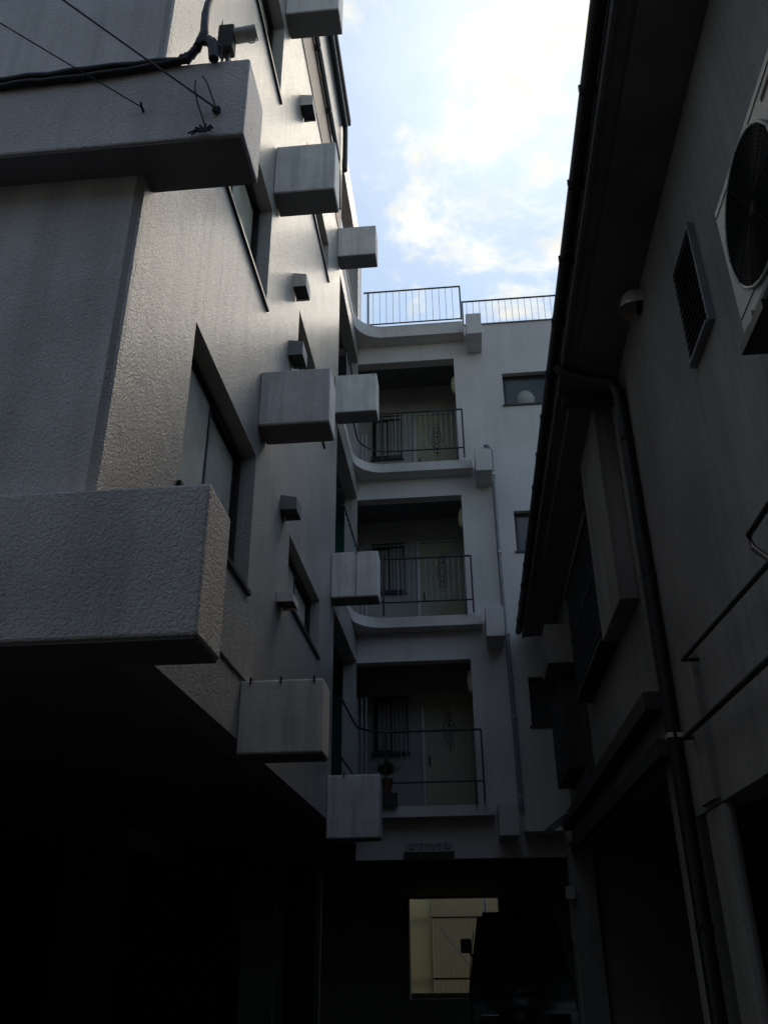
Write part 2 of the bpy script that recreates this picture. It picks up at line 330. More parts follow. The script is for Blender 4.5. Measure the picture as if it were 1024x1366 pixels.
# ---- far wing
FW = [(0.955, 1.78, 8.43, 9.09), (0.95, 1.75, 5.66, 6.37), (0.95, 1.75, 2.9, 3.62)]
fh = [(XW - 2.5, 0.125, FLOOR[k], HEAD[k]) for k in range(3)] + FW
MB().wall((XW, 6.0), (1.145, 10.2), [(XW - 1, 0.125, FLOOR[k], HEAD[k]) for k in range(3)] + FW, YB, YB + 0.2, 'y').build('wall', PAINT, ap, label='far wing front wall')
MB().box(XW - 2.4, XW - 0.2, YB, YB + 0.2, 10.2, ZT - 0.12).build('wall', PAINT, ap, label='upper back wall beside the roof terrace')
MB().box(XW - 0.2, XW, YB + 0.001, YB + 0.4, 10.2, 12.76).build('wall', PAINT, ap, label='end pier beside the roof terrace')
for a, b, c, d in FW: window(ap, 'y', a, b, c, d, YB, -1, fr=DARKM, gl=GLASSD, split=False, depth=0.1, fw=0.025)
# corridor floors, ceilings, back and side walls
for k in range(4):
    zf = FLOOR[k] - 0.06
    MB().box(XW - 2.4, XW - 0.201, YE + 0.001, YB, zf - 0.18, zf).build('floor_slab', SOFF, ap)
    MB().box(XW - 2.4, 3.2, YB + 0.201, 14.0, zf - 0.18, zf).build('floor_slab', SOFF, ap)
MB().box(XW - 2.4, 6.0, 14.0, 14.2, 1.145, 10.2).build('wall', DARKIN, ap, label='back wall of the corridors')
MB().box(0.29, 0.42, YB + 0.201, 13.999, 1.9, 9.85).build('wall', DARKIN, ap, label='side wall of the corridors')
MB().box(XW - 2.5, XW - 2.4, YE, 14.2, 1.145, ZT).build('wall', DARKIN, ap, label='left end wall of the corridors')
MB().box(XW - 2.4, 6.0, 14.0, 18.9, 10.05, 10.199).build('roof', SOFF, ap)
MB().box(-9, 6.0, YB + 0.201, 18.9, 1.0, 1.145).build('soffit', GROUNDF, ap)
# slabs with concave curved corner, one per storey
def slab(z0, z1, Yf=12.38, r=0.48):
    pts = [(XW + 0.006, YE + 0.02), (XW + 0.006, Yf - r)]
    for i in range(1, 13):
        a = math.pi - i / 12 * math.pi / 2
        pts.append((XW + 0.006 + r + r * math.cos(a), Yf - r + r * math.sin(a)))
    pts += [(0.33, Yf), (0.33, YB - 0.001), (XW + 0.001, YB - 0.001), (XW + 0.001, YE + 0.02)]
    return MB().prism(pts, 'z', z0, z1).build('curved_slab', PAINT, ap)
for z0, z1 in ((9.85, 10.1), (7.07, 7.23), (4.38, 4.54), (1.66, 1.80)): slab(z0, z1)
for z0, z1 in ((9.57, 10.01), (6.84, 7.235), (4.08, 4.54), (1.36, 1.78)):
    MB().box(0.37, 0.635, 12.08, YB - 0.002, z0, z1).build('corbel', PAINT, ap, bevel=0.01)

# doors, grilled windows, netting in the corridors (back wall at Y 14)
YD = 13.998
for k in range(3):
    z = FLOOR[k] - 0.06
    fr = MB(); fr.box(-0.70, -0.655, YD - 0.06, YD, z, z + 2.06).box(0.13, 0.17, YD - 0.06, YD, z, z + 2.06).box(-0.655, 0.13, YD - 0.06, YD, z + 2.02, z + 2.06)
    d = fr.build('door', ALU, ap, label='beige door with iron ring ornament' )
    MB().box(-0.652, 0.127, YD - 0.035, YD, z + 0.01, z + 2.018).build('door_leaf', DOORM, d)
    MB().box(-0.60, -0.575, YD - 0.085, YD - 0.036, z + 0.92, z + 1.06).build('handle', IRON, d)
    o = MB(); cx, cz = -0.26, z + 1.45
    for rr, zz in ((0.10, 0), (0.055, 0.0)):
        o.tube([(cx + rr * math.cos(a * math.pi / 10), YD - 0.045, cz + zz + 1.7 * rr * math.sin(a * math.pi / 10)) for a in range(21)], 0.007, 5)
    for sx in (-1, 1):
        for sz2 in (-1, 1):
            o.tube([(cx + sx * (0.03 + 0.035 * math.cos(a * math.pi / 5)), YD - 0.045, cz + sz2 * 0.235 + 0.045 * math.sin(a * math.pi / 5)) for a in range(11)], 0.005, 4)
    o.tube([(cx, YD - 0.045, cz - 0.36), (cx, YD - 0.045, cz + 0.36)], 0.007, 5)
    o.build('ornament', IRON, d)
    wd = window(ap, 'y', -1.48, -0.92, z + 1.12, z + 2.0, YD, -1, gl=GLASSD, depth=-0.012, split=True, fw=0.03)
    for q in (1.10, 1.99): MB().box(-1.50, -0.90, YD - 0.13, YD - 0.11, z + q, z + q + 0.025).build('grille_frame', IRON, wd)
    for i in range(9):
        x = -1.47 + i * 0.068
        MB().box(x, x + 0.012, YD - 0.127, YD - 0.113, z + 1.125, z + 1.99).build('grille_bar', IRON, wd)
    # teal netting hung at the left end and pale pipes beside it
    MB().box(-2.5, -1.72, 13.2, 13.23, z + 0.02, z + 2.2).build('netting', NET, ap)
    for i in range(3):
        MB().tube([(-1.66 + i * 0.07, 13.3, z), (-1.66 + i * 0.07, 13.3, z + 1.25 + 0.6 * (k == 0))], 0.016, 6).build('standpipe', ALU, ap)

# corridor railings on the slabs
def railing(z0, ztop, zbot, Yr=12.31, xr=0.21, r=0.5, roof=False):
    XL = XW + 0.09
    path = [(XL, YE + 0.1), (XL, Yr - r)]
    for i in range(1, 8):
        a = math.pi - i / 8 * math.pi / 2
        path.append((XL + r + r * math.cos(a), Yr - r + r * math.sin(a)))
    path += [(XL + r, Yr), (xr, Yr)]
    if roof: path = [(XL + 0.04, Yr), (xr, Yr)]
    top = MB(); top.tube([(x, y, ztop) for x, y in path] , 0.016, 6).tube([(x, y, zbot) for x, y in path], 0.013, 6)
    rl = top.build('railing', IRON, ap)
    # posts
    for (x, y) in ((xr, Yr), (XL + r * 0.72, Yr - r * 0.06) if not roof else (-1.37, Yr), (0.1, Yr + 0.02)):
        if roof and (x, y) == (0.1, Yr + 0.02): continue
        MB().box(x - 0.014, x + 0.014, y - 0.014, y + 0.014, z0, ztop).build('post', IRON, rl)
    n = 13 if not roof else 14
    if roof: r = 0.02
    bal = None
    for i in range(n):
        x = XL + r + 0.08 + i * (xr - XL - r - 0.1) / n
        if bal is None:
            bal = MB().tube([(0, 0, zbot if not roof else z0), (0, 0, ztop)], 0.0045, 5).build('baluster', RAILW, rl); bal.location = (x, Yr, 0); first = bal
        else:
            c = first.copy(); C.objects.link(c); c.parent = rl; c.location = (x, Yr, 0)
    for i in range(9 if not roof else 0):
        y = YE + 0.25 + i * 0.17
        c = first.copy(); C.objects.link(c); c.parent = rl; c.location = (XL, y, 0)
    return rl
for z0, zt, zb in ((1.80, 2.80, 2.10), (4.54, 5.47, 4.75), (7.23, 8.17, 7.42)): railing(z0, zt, zb)
railing(10.1, 10.86, 10.115, Yr=12.33, xr=0.30, roof=True)
# roof terrace railing on the right
rt = MB(); rt.box(0.34, 6.0, 12.70, 12.72, 10.80, 10.825).box(0.34, 6.0, 12.70, 12.72, 10.225, 10.24)
rr_ = rt.build('railing', IRON, ap, label='roof terrace railing of the far wing')
first = None
for i in range(44):
    x = 0.42 + i * 0.118
    if first is None:
        first = MB().tube([(0, 0, 10.2), (0, 0, 10.80)], 0.0045, 5).build('baluster', RAILW, rr_); first.location = (x, 12.71, 0)
    else:
        c = first.copy(); C.objects.link(c); c.parent = rr_; c.location = (x, 12.71, 0)
MB().box(0.327, 0.353, 12.697, 12.723, 10.2, 10.825).build('post', IRON, rr_)
MB().box(0.05, 6.0, YB - 0.02, YB + 0.25, 10.2, 10.222).build('coping', SOFF, ap)

# coping gutter and pipes high on the side wall
pt = thing('roof_gutter', 'dark gutter pipe under the roof edge of the left wing with short downpipe', 'gutter', (XW + 0.07, 6, 12.3))
MB().tube([(XW + 0.06, 5.2, 12.72), (XW + 0.06, 10.2, 12.72)], 0.05, 10).build('gutter', PIPED, pt)
MB().tube([(XW + 0.05, 5.2, 11.12), (XW + 0.05, 9.75, 11.12), (XW + 0.05, 9.82, 11.05), (XW + 0.05, 9.84, 10.4)], 0.02, 8).build('lower_pipe', PIPED, pt)
MB().tube([(XW + 0.03, 5.2, 11.5), (XW + 0.03, 9.8, 11.5)], 0.018, 8).build('thin_pipe', PIPE, pt)
MB().tube([(XW + 0.06, 10.2, 12.72), (XW + 0.06, 10.24, 12.5), (XW + 0.06, 10.24, 11.7)], 0.045, 8).build('downpipe', PIPED, pt)
for y in (6.6, 7.6, 8.6, 9.5): MB().box(XW + 0.001, XW + 0.09, y, y + 0.03, 11.07, 11.17).build('bracket', IRON, pt)

# piloti: pillars, inner walls
def pillar(x0, x1, y0, y1, m=CONC, z1=ZB): MB().box(x0, x1, y0, y1, GZ, z1).build('pillar', m, ap, bevel=0.01)
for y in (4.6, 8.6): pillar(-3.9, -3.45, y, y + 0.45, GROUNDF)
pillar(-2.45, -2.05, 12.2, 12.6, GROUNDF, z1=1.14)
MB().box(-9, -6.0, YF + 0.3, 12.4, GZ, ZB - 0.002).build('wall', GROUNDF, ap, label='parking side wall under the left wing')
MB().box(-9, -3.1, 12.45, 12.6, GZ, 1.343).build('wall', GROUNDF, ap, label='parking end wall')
# rear wall of the passage with the bright opening
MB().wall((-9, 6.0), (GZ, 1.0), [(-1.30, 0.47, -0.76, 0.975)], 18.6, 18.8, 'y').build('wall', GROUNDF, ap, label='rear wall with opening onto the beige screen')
of = MB().box(-1.30, -1.27, 18.56, 18.60, -0.76, 0.975).box(0.44, 0.47, 18.56, 18.60, -0.76, 0.975).box(-1.27, 0.44, 18.56, 18.60, 0.95, 0.975)
of.build('opening_frame', ALU, ap)

# ---- things on the apartment building
def hood(name, z, y, dark, label, h_=0.19):
    t = thing(name, label, 'vent hood', (XW, y, z), 'vent hoods on the side wall')
    X0 = XW + 0.003
    h = MB().add([(X0, y, z), (X0 + 0.15, y, z - 0.03), (X0 + 0.15, y, z - h_), (X0, y, z - h_),
                  (X0, y + 0.24, z), (X0 + 0.15, y + 0.24, z - 0.03), (X0 + 0.15, y + 0.24, z - h_), (X0, y + 0.24, z - h_)],
                 [(0, 1, 2, 3), (4, 7, 6, 5), (0, 4, 5, 1), (1, 5, 6, 2)])
    o = h.build('cover', BOXM if not dark else PIPE, t)
    MB().box(X0 + 0.004, X0 + 0.144, y + 0.006, y + 0.234, z - h_ + 0.025, z - h_ + 0.032).build('grille', IRON, t)
    return t
hood('vent_hood', 9.27, 6.93, 0, 'topmost small vent hood on the side wall just below the long joint')
hood('vent_hood', 6.50, 6.98, 0, 'small vent hood between the two upper wall boxes, nearly level with the big box')
hood('vent_hood', 5.58, 6.95, 1, 'small grey vent hood partly covering a narrow window just above the middle wall box')
hood('vent_hood', 3.79, 6.95, 1, 'small vent hood directly above the near corner of the lowest narrow window', 0.15)
hood('vent_hood', 2.85, 6.98, 0, 'lowest vent hood, a flat one at the near lower corner of the narrow window', 0.10)

# wall lamps in the corridor corners
def wall_lamp(z, label):
    t = thing('wall_lamp', label, 'wall lamp', (0.28, 13.0, z), 'lamps in the open corridors')
    MB().box(0.22, 0.289, 12.98, 13.06, z - 0.05, z + 0.12).build('bracket', PIPE, t)
    m = MB().tube([(0.13, 13.0, z - 0.17), (0.13, 13.0, z - 0.13), (0.13, 13.0, z - 0.04), (0.13, 13.0, z + 0.05), (0.13, 13.0, z + 0.15)], 0.07, 12, rads=[0.045, 0.065, 0.075, 0.075, 0.05])
    m.build('lamp_shade', LAMPM, t)
    MB().box(0.12, 0.225, 12.985, 13.015, z + 0.03, z + 0.05).build('arm', PIPE, t)
wall_lamp(9.16, 'cream wall lamp in the topmost open corridor')
wall_lamp(6.47, 'cream wall lamp in the middle open corridor')
wall_lamp(3.69, 'cream wall lamp in the lowest open corridor')

# name board
sg = thing('sign_board', 'small pale name board with katakana letters over the parking entrance', 'sign', (-0.6, YB, 1.25))
MB().box(-0.91, -0.26, YB - 0.045, YB - 0.003, 1.235, 1.345).build('board', SIGNM, sg)
MB().box(-0.93, -0.24, YB - 0.05, YB - 0.003, 1.155, 1.233).build('backing', DARKM, sg)
try:
    cu = bpy.data.curves.new('lettering', 'FONT'); cu.body = 'コワ ハイム'; cu.size = 0.115; cu.align_x = 'CENTER'; cu.align_y = 'CENTER'; cu.extrude = 0.002
    to = bpy.data.objects.new('lettering_source', cu); C.objects.link(to); to.rotation_euler = (math.pi / 2, 0, 0); to.location = (-0.585, YB - 0.049, 1.29)
    bpy.context.view_layer.update()
    me = bpy.data.meshes.new_from_object(to.evaluated_get(bpy.context.evaluated_depsgraph_get()))
    me.transform(to.matrix_world); me.materials.clear(); me.materials.append(IRON)
    bpy.data.objects.remove(to)
    lo = bpy.data.objects.new('lettering', me); C.objects.link(lo); lo.parent = sg; lo.matrix_parent_inverse = sg.matrix_world.inverted()
except Exception as e: print('text', e)

# white drainpipe on the far wall
dp = thing('drainpipe', 'pale drainpipe running down the far wall beside the corbels', 'drainpipe', (0.68, 12.55, GZ))
MB().tube([(0.56, 12.60, 7.60), (0.61, 12.56, 7.57), (0.66, 12.56, 7.48), (0.665, 12.56, 4.3)], 0.03, 10).build('pipe', PIPE, dp)
MB().tube([(0.665, 12.56, 4.3), (0.69, 12.56, 4.2), (0.70, 12.56, 1.75)], 0.034, 10).build('pipe', PIPE, dp, label='lower darker length')
for z in (7.0, 5.6, 4.25, 3.0, 1.9): MB().tube([(0.665 if z > 4.3 else 0.695, 12.56, z), (0.665 if z > 4.3 else 0.695, 12.56, z + 0.04)], 0.042, 10).build('clamp', ALU, dp)
# small ledges low on the far wall right
MB().box(0.72, 1.25, 12.2, YB - 0.003, 1.42, 1.47).build('ledge', PAINT, ap)

# potted plant on the lowest corridor
pp = thing('potted_plant', 'small red pot with dark plant on the lowest corridor slab edge', 'plant', (-1.12, 12.34, 1.81))
MB().tube([(-1.12, 12.34, 1.97), (-1.12, 12.34, 2.0), (-1.12, 12.34, 2.16)], 0.07, 12, rads=[0.055, 0.06, 0.085]).build('pot', TERRA, pp)
MB().box(-1.25, -0.98, 12.28, 12.37, 1.80, 1.968).build('stand', WOOD, pp)
lf = MB()
for i in range(90):
    a = random.uniform(0, 6.28); e = random.uniform(0, 1.0); L = random.uniform(0.08, 0.2)
    c = Vector((-1.12, 12.34, 2.17)); d = Vector((math.cos(a) * math.sin(e + .2), math.sin(a) * math.sin(e + .2), math.cos(e)))
    s_ = d.cross(Vector((0, 0, 1))).normalized() * 0.018
    p = c + d * L; lf.add([c + d * L * .4, p - s_, p + d * 0.07, p + s_], [(0, 1, 2, 3)])
lf.build('foliage', LEAF, pp, kind='stuff')

# bottle-like lamp shape behind the upper far window
vs = thing('jar', 'pale round jar standing inside the top window of the far wing', 'jar', (1.33, 12.85, 8.46))
_z=[0,.03,.08,.14,.2,.26,.31,.35,.37]; _r=[.13,.155,.172,.18,.172,.15,.115,.07,.01]
MB().tube([(1.34, 12.87, 8.462 + a) for a in _z], 0.1, 20, rads=_r).build('jar_body', CURT, vs)

# ---- security lamp, cables and overhead wires at the near balcony
sl = thing('flood_lamp', 'tubular grey lamp with a wire loop on a bracket above the near balcony corner', 'lamp', (-1.14, 3.1, 4.45))
MB().box(-1.20, -1.11, 3.06, 3.14, 4.56, 4.76).build('housing', WOOD, sl, bevel=0.008)
MB().tube([(-1.11, 3.1, 4.70), (-0.99, 3.1, 4.715), (-0.985, 3.1, 4.716)], 0.042, 12).build('barrel', ACM, sl)
MB().tube([(-1.17, 3.1, 4.45), (-1.17, 3.1, 4.57)], 0.008, 6).tube([(-1.14, 3.1, 4.45), (-1.14, 3.1, 4.57)], 0.012, 6).tube([(-1.19, 3.1, 4.75), (-1.195, 3.1, 4.86)], 0.008, 6, rads=[0.012, 0.002]).build('bracket', IRON, sl)
MB().tube([(-1.01 + 0.025 * math.cos(a), 3.1, 4.655 + 0.03 * math.sin(a)) for a in [math.pi * (0.8 + 1.4 * i / 10) for i in range(11)]], 0.004, 5).build('wire_loop', ALU, sl)

cb = thing('cable_bundle', 'thick black cable bundle lying along the near balcony top and rising up the wall', 'cable', (-2, 3.05, 4.45))
def wob(pts, n=8, amp=0.006):
    out = []
    for a, b in zip(pts[:-1], pts[1:]):
        a = Vector(a); b = Vector(b)
        for i in range(n):
            out.append(a.lerp(b, i / n) + Vector((0, random.uniform(-amp, amp), random.uniform(-amp, amp))))
    return out + [Vector(pts[-1])]
MB().tube(wob([(-6, 3.055, 4.44), (-2.4, 3.055, 4.44), (-1.40, 3.055, 4.462), (-1.33, 3.05, 4.50), (-1.28, 3.05, 4.60)]), 0.024, 8).build('cable', BLACKP, cb)
MB().tube(wob([(-6, 3.05, 4.37), (-2.4, 3.05, 4.375), (-1.8, 3.05, 4.40), (-1.36, 3.05, 4.455)]), 0.02, 8).build('cable', BLACKP, cb)
MB().tube(wob([(-1.36, 3.05, 4.455), (-1.30, 3.04, 4.53), (-1.27, 3.04, 4.66), (-1.285, 3.06, 4.85), (-1.32, 3.2, 5.3), (-1.36, 3.24, 7.0)], 6, 0.004), 0.025, 8).build('cable', BLACKP, cb)
MB().tube([(-1.27, 3.04, 4.58), (-1.235, 3.035, 4.585), (-1.205, 3.035, 4.53), (-1.195, 3.035, 4.42)], 0.03, 10, rads=[0.02, 0.03, 0.032, 0.028]).build('cable_end', BLACKP, cb)
for i in range(2):
    MB().tube([(-1.27 + .01 * i, 3.03, 4.62), (-1.22 + .02 * i, 3.02, 4.58), (-1.17 + .02 * i, 3.03, 4.50), (-1.175 + .02 * i, 3.04, 4.44)], 0.004, 5).build('loose_wire', IRON, cb)
tw = thing('tie_wires', 'thin crossing tie wires with knots fixed on the near balcony front', 'wires', (-1.2, 3.05, 4.15))
MB().tube([(-1.285, 3.045, 4.27), (-1.28, 3.03, 4.19), (-1.255, 3.04, 4.07), (-1.23, 3.05, 3.99), (-1.20, 3.06, 3.89)], 0.005, 5).build('wire', IRON, tw)
MB().tube([(-1.25, 3.045, 4.30), (-1.21, 3.03, 4.21), (-1.16, 3.05, 4.05)], 0.005, 5).build('wire', IRON, tw)
MB().tube([(-1.165, 3.055, 4.03), (-1.14, 3.05, 4.02)], 0.022, 6).build('knot', BLACKP, tw)
kn = MB()
for i in range(9):
    a = i * 0.7; kn.tube([(-1.205, 3.055, 3.875), (-1.205 + 0.05 * math.cos(a), 3.04, 3.875 + 0.03 * math.sin(a))], 0.006, 5)
kn.tube([(-1.225, 3.05, 3.88), (-1.27, 3.045, 3.84)], 0.006, 5).tube([(-1.235, 3.05, 3.89), (-1.29, 3.045, 3.85)], 0.005, 5)
kn.build('knot', BLACKP, tw)
# overhead wires coming from the street behind
def sag(a, b, s, n=16):
    a = Vector(a); b = Vector(b)
    return [a.lerp(b, i / n) - Vector((0, 0, s * 4 * (i / n) * (1 - i / n))) for i in range(n + 1)]
wr = thing('overhead_wire', 'twin overhead wires slanting down from the top edge to the balcony knot', 'wire', (-1.2, 3.05, 4.14))
MB().tube(sag((-1.150, 3.04, 4.02), (-3.98, 2.4, 6.5), 0.02), 0.0055, 6).build('wire', BLACKP, wr)
MB().tube(sag((-1.152, 3.035, 4.02), (-3.98, 2.38, 6.53), 0.035), 0.0045, 6).build('wire', BLACKP, wr)
wr2 = MB().tube(sag((-1.565, 3.04, 4.084), (-3.01, 2.4, 4.83), 0.01), 0.0038, 6).build('overhead_wire', BLACKP)
MB().tube([(-1.565, 3.075, 4.084), (-1.565, 3.03, 4.084), (-1.565, 3.025, 4.10)], 0.008, 6).build('wall_hook', IRON, wr2)
tag(wr2, 'single thin overhead wire running to the left edge below the twin wires', 'wire')

# ================================================================== RIGHT HOUSE
XE = 0.905; ZS = 4.15; XH = 1.36; YEND = 12.4; YNB = 5.7
hs = thing('house', 'dark old two-storey mortar house with deep eaves and open garages on the right', 'house', (3, 5, GZ))
NV = [(3.06, 3.42, 2.42, 2.99)]
MB().wall((-6, YNB), (0.72, ZS), [], XH, XH + 0.18, 'x').build('wall', HOUSE, hs, label='near upper wall')
MB().wall((YNB, YEND), (1.50, ZS), [(7.35, 9.35, 2.42, 3.62)], XH, XH + 0.18, 'x').build('wall', HOUSE, hs, label='upper wall beyond the dark downpipe')
MB().box(XH + 0.18, 5.5, YEND - 0.18, YEND, GZ, ZS + 0.1).build('wall', HOUSE, hs, label='far end wall')
MB().box(5.5, 5.6, -6, YEND, GZ, ZS).build('wall', DARKIN, hs, label='inner back wall of the garages')
MB().box(XH + 0.182, 5.498, -6, YEND - 0.182, 1.52, 1.62).build('soffit', DARKIN, hs)
# soffit, stepped
MB().box(XE + 0.02, 1.02, -6, YEND, ZS, ZS + 0.05).build('soffit', HOUSES, hs, label='outer eave boards')
MB().box(1.021, XH + 0.4, -6, 9.5, ZS - 0.03, ZS + 0.05).build('soffit', HOUSES, hs, label='inner eave boards')
MB().box(1.021, XH + 0.4, 9.501, YEND, ZS + 0.01, ZS + 0.05).build('soffit', HOUSES, hs, label='far inner eave boards')
MB().box(1.008, 1.020, YNB + 0.5, 9.5, ZS - 0.034, ZS - 0.001).build('batten', ALU, hs)
# purlin crossing under the eave at the change of wall
MB().box(XE + 0.03, XH, YNB + 0.35, YNB + 0.47, ZS - 0.12, ZS - 0.031).build('beam', WOOD, hs)
# fascia, gutter
MB().box(XE - 0.005, XE + 0.019, -6, YEND + 0.02, ZS - 0.02, ZS + 0.16).build('fascia', HOUSES, hs)
gt = MB(); prof = [(XE - 0.008 - 0.045 + 0.045 * math.cos(a), ZS + 0.10 + 0.05 * math.sin(a)) for a in [math.pi * (1 + i / 8) for i in range(9)]]
prof += [(XE - 0.012 - 0.045 + 0.041 * math.cos(a), ZS + 0.10 + 0.046 * math.sin(a)) for a in [math.pi * (2 - i / 8) for i in range(9)]]
gt.prism(prof, 'y', -6, YEND + 0.03).build('gutter', PIPED, hs)
br = None
for i in range(22):
    y = -2.0 + i * 0.66
    if br is None:
        br = MB().box(XE - 0.106, XE - 0.006, 0, 0.018, ZS + 0.04, ZS + 0.11).build('gutter_bracket', IRON, hs); br.location.y += y; b0 = y
    else:
        c = br.copy(); C.objects.link(c); c.location.y = br.location.y + (y - b0)
# sloping roof with eave tiles
sl_ = 0.42
def rz(x): return ZS + 0.2 + (x - XE) * sl_
MB().prism([(XE - 0.02, rz(XE - 0.02) - 0.03), (3.5, rz(3.5) - 0.03), (3.5, rz(3.5)), (XE - 0.02, rz(XE - 0.02))], 'y', -6, YEND + 0.1).build('roof', TILE, hs)
MB().prism([(3.501, rz(3.5) - 0.03), (6.2, rz(XE) - 0.03), (6.2, rz(XE)), (3.501, rz(3.5))], 'y', -6, YEND + 0.1).build('roof', TILE, hs, label='far slope of the roof')
tl = None
for i in range(52):
    y = -1.4 + i * 0.268
    if tl is None:
        m = MB(); v = []; fs = []
        for ix, x in enumerate((XE - 0.06, XE + 0.28)):
            for j in range(9):
                t_ = j / 8; v.append((x, t_ * 0.262, rz(x) + 0.012 + 0.03 * math.sin(t_ * 2 * math.pi)))
        v += [(a, b, c - 0.022) for a, b, c in v]
        for j in range(8): fs += [(j, j + 1, j + 10, j + 9), (18 + j, 27 + j, 28 + j, 19 + j), (j, 18 + j, 19 + j, j + 1), (9 + j, 10 + j, 28 + j, 27 + j)]
        fs += [(0, 9, 27, 18), (8, 26, 35, 17)]
        tl = m.add(v, fs).build('roof_tile', TILE, hs); t0 = tl.location.y; tl.location.y += y; y0_ = y
    else:
        c = tl.copy(); C.objects.link(c); c.location.y = tl.location.y + (y - y0_)
rest = MB()
for rI in range(1, 9):
    x0 = XE - 0.06 + rI * 0.31; x1 = x0 + 0.34
    for i in range(52):
        y = -1.4 + i * 0.268; vs_ = []
        for x in (x0, x1):
            for j in range(5):
                t_ = j / 4; vs_.append((x, y + t_ * 0.262, rz(x) + (0.03 if x == x0 else 0.008) + 0.03 * math.sin(t_ * 2 * math.pi)))
        rest.add(vs_, [(j, j + 1, j + 6, j + 5) for j in range(4)])
rest.build('roof_tiles', TILE, hs, kind='stuff')

# projecting bay with shutter box (near part) and grilled window (far part)
XB = 1.21; BY0, BY1, BZ = 6.3, 9.4, 2.38
MB().box(XB, XH - 0.002, BY0, 7.3, BZ, ZS - 0.032).build('shutter_box', HOUSE, hs, bevel=0.006, label='smooth shutter box beside the grilled window')
MB().box(XB - 0.02, XH - 0.002, 7.302, BY1, BZ, BZ + 0.05).build('window_ledge', WOOD, hs)
MB().box(XB - 0.02, XH - 0.002, 7.302, BY1, 3.58, 3.66).build('window_hood', WOOD, hs)
hw = window(hs, 'x', 7.36, 9.34, 2.45, 3.57, XH - 0.06, -1, fr=WOOD, gl=GLASSD, depth=0.03)
lt = MB().box(XB, XB + 0.02, 7.31, 9.38, 2.50, 2.52).box(XB, XB + 0.02, 7.31, 9.38, 3.05, 3.07).box(XB, XB + 0.02, 7.31, 9.38, 3.53, 3.55).build('grille', IRON, hs)
lb = None
for i in range(21):
    y = 7.34 + i * 0.1
    if lb is None:
        lb = MB().box(XB + 0.003, XB + 0.017, 0, 0.014, 2.52, 3.53).build('grille_bar', IRON, lt); lb.location = (0, y, 0)
    else:
        c = lb.copy(); C.objects.link(c); c.parent = lt; c.location = (0, y, 0)
# far boxes under the eave end
MB().box(1.0, XH - 0.002, 10.0, 10.8, 3.02, 3.50).build('wall_box', HOUSE, hs, bevel=0.01, label='dark box under the far end of the eave')
MB().box(1.16, XH - 0.002, 10.4, 11.9, 1.9, 2.96).build('shutter_box', WOOD, hs, label='tall dark shutter casing below the far box')
MB().box(XH - 0.03, XH - 0.002, 9.75, 10.15, 1.75, 3.0).build('batten', WOOD, hs)

# lintels over the garage, pillars
MB().box(1.20, XH + 0.16, YNB + 0.2, YEND, 1.44, 1.56).build('lintel', WOOD, hs)
MB().box(XH - 0.03, XH + 0.15, YNB + 0.2, YEND, 1.20, 1.439).build('lintel', HOUSE, hs, label='mortar beam under the projecting lintel')
MB().box(1.21, 1.52, 11.98, YEND - 0.182, GZ, 1.199).build('pillar', HOUSE, hs, bevel=0.01, label='far garage pillar')
MB().box(XH, XH + 0.2, 5.92, 6.32, GZ, 1.499).build('pillar', HOUSE, hs, bevel=0.01, label='slim garage pillar beyond the downpipe')
MB().box(XH - 0.01, XH + 0.06, 5.02, 5.42, GZ, 0.719).build('pillar', HOUSE, hs, bevel=0.03, label='thick garage pillar near the downpipe')
MB().box(XH - 0.035, XH - 0.001, 5.05, 5.40, 0.74, 1.62).build('mortar_patch', HOUSE, hs)
for y in (1.0, -3.0): MB().box(XH, XH + 0.3, y, y + 0.3, GZ, 0.719).build('pillar', HOUSE, hs)
MB().box(1.25, XH - 0.031, YNB + 0.25, YEND, 1.14, 1.25).build('lintel', WOOD, hs, label='lower narrow lintel strip')
# wooden back panel inside the garage
MB().box(3.2, 3.26, 6.4, 11.9, GZ, 1.1).build('panel', WOOD, hs)

# dark downpipe on the near wall
dd = thing('downpipe', 'dark downpipe running the full height of the right house wall', 'drainpipe', (XH - 0.06, YNB, GZ))
MB().tube([(XH - 0.05, YNB, GZ), (XH - 0.05, YNB, ZS - 0.3), (XH - 0.09, YNB, ZS - 0.2), (XE + 0.05, YNB + 0.05, ZS - 0.08), (XE - 0.03, YNB + 0.05, ZS + 0.02)], 0.048, 12).build('pipe', PIPED, dd)
MB().tube([(XH - 0.012, YNB + 0.12, -1.0), (XH - 0.012, YNB + 0.12, ZS - 0.05)], 0.010, 8).build('conduit', PIPE, dd)
for z in (0.1, 1.2, 2.3, 3.4): MB().box(XH - 0.095, XH - 0.001, YNB - 0.045, YNB + 0.045, z, z + 0.03).build('clamp', STEELV if z in (1.2,) else IRON, dd)

# round vent cap
rv = thing('round_vent', 'round steel vent cap high on the right house wall', 'vent', (XH, 4.86, 3.98))
v = []; fs = []; n = 16; R_ = 0.115
hm = MB()
prof = [(0.0, R_), (0.05, R_ * 1.02), (0.09, R_ * 0.92), (0.12, R_ * 0.65), (0.135, R_ * 0.3), (0.14, 0.001)]
for ip, (d_, rad) in enumerate(prof):
    for k in range(n + 1):
        a = math.pi * (-0.12 + 1.24 * k / n); v.append((XH - 0.002 - d_, 4.86 + rad * math.cos(a), 3.99 + rad * math.sin(a)))
for ip in range(len(prof) - 1):
    for k in range(n): q = ip * (n + 1) + k; fs.append((q, q + 1, q + n + 2, q + n + 1))
hm.add(v, fs, True).build('cap', STEELV, rv)
MB().tube([(XH - 0.002, 4.86, 3.99), (XH - 0.02, 4.86, 3.99)], 0.06, 14).build('duct', GRILL, rv)

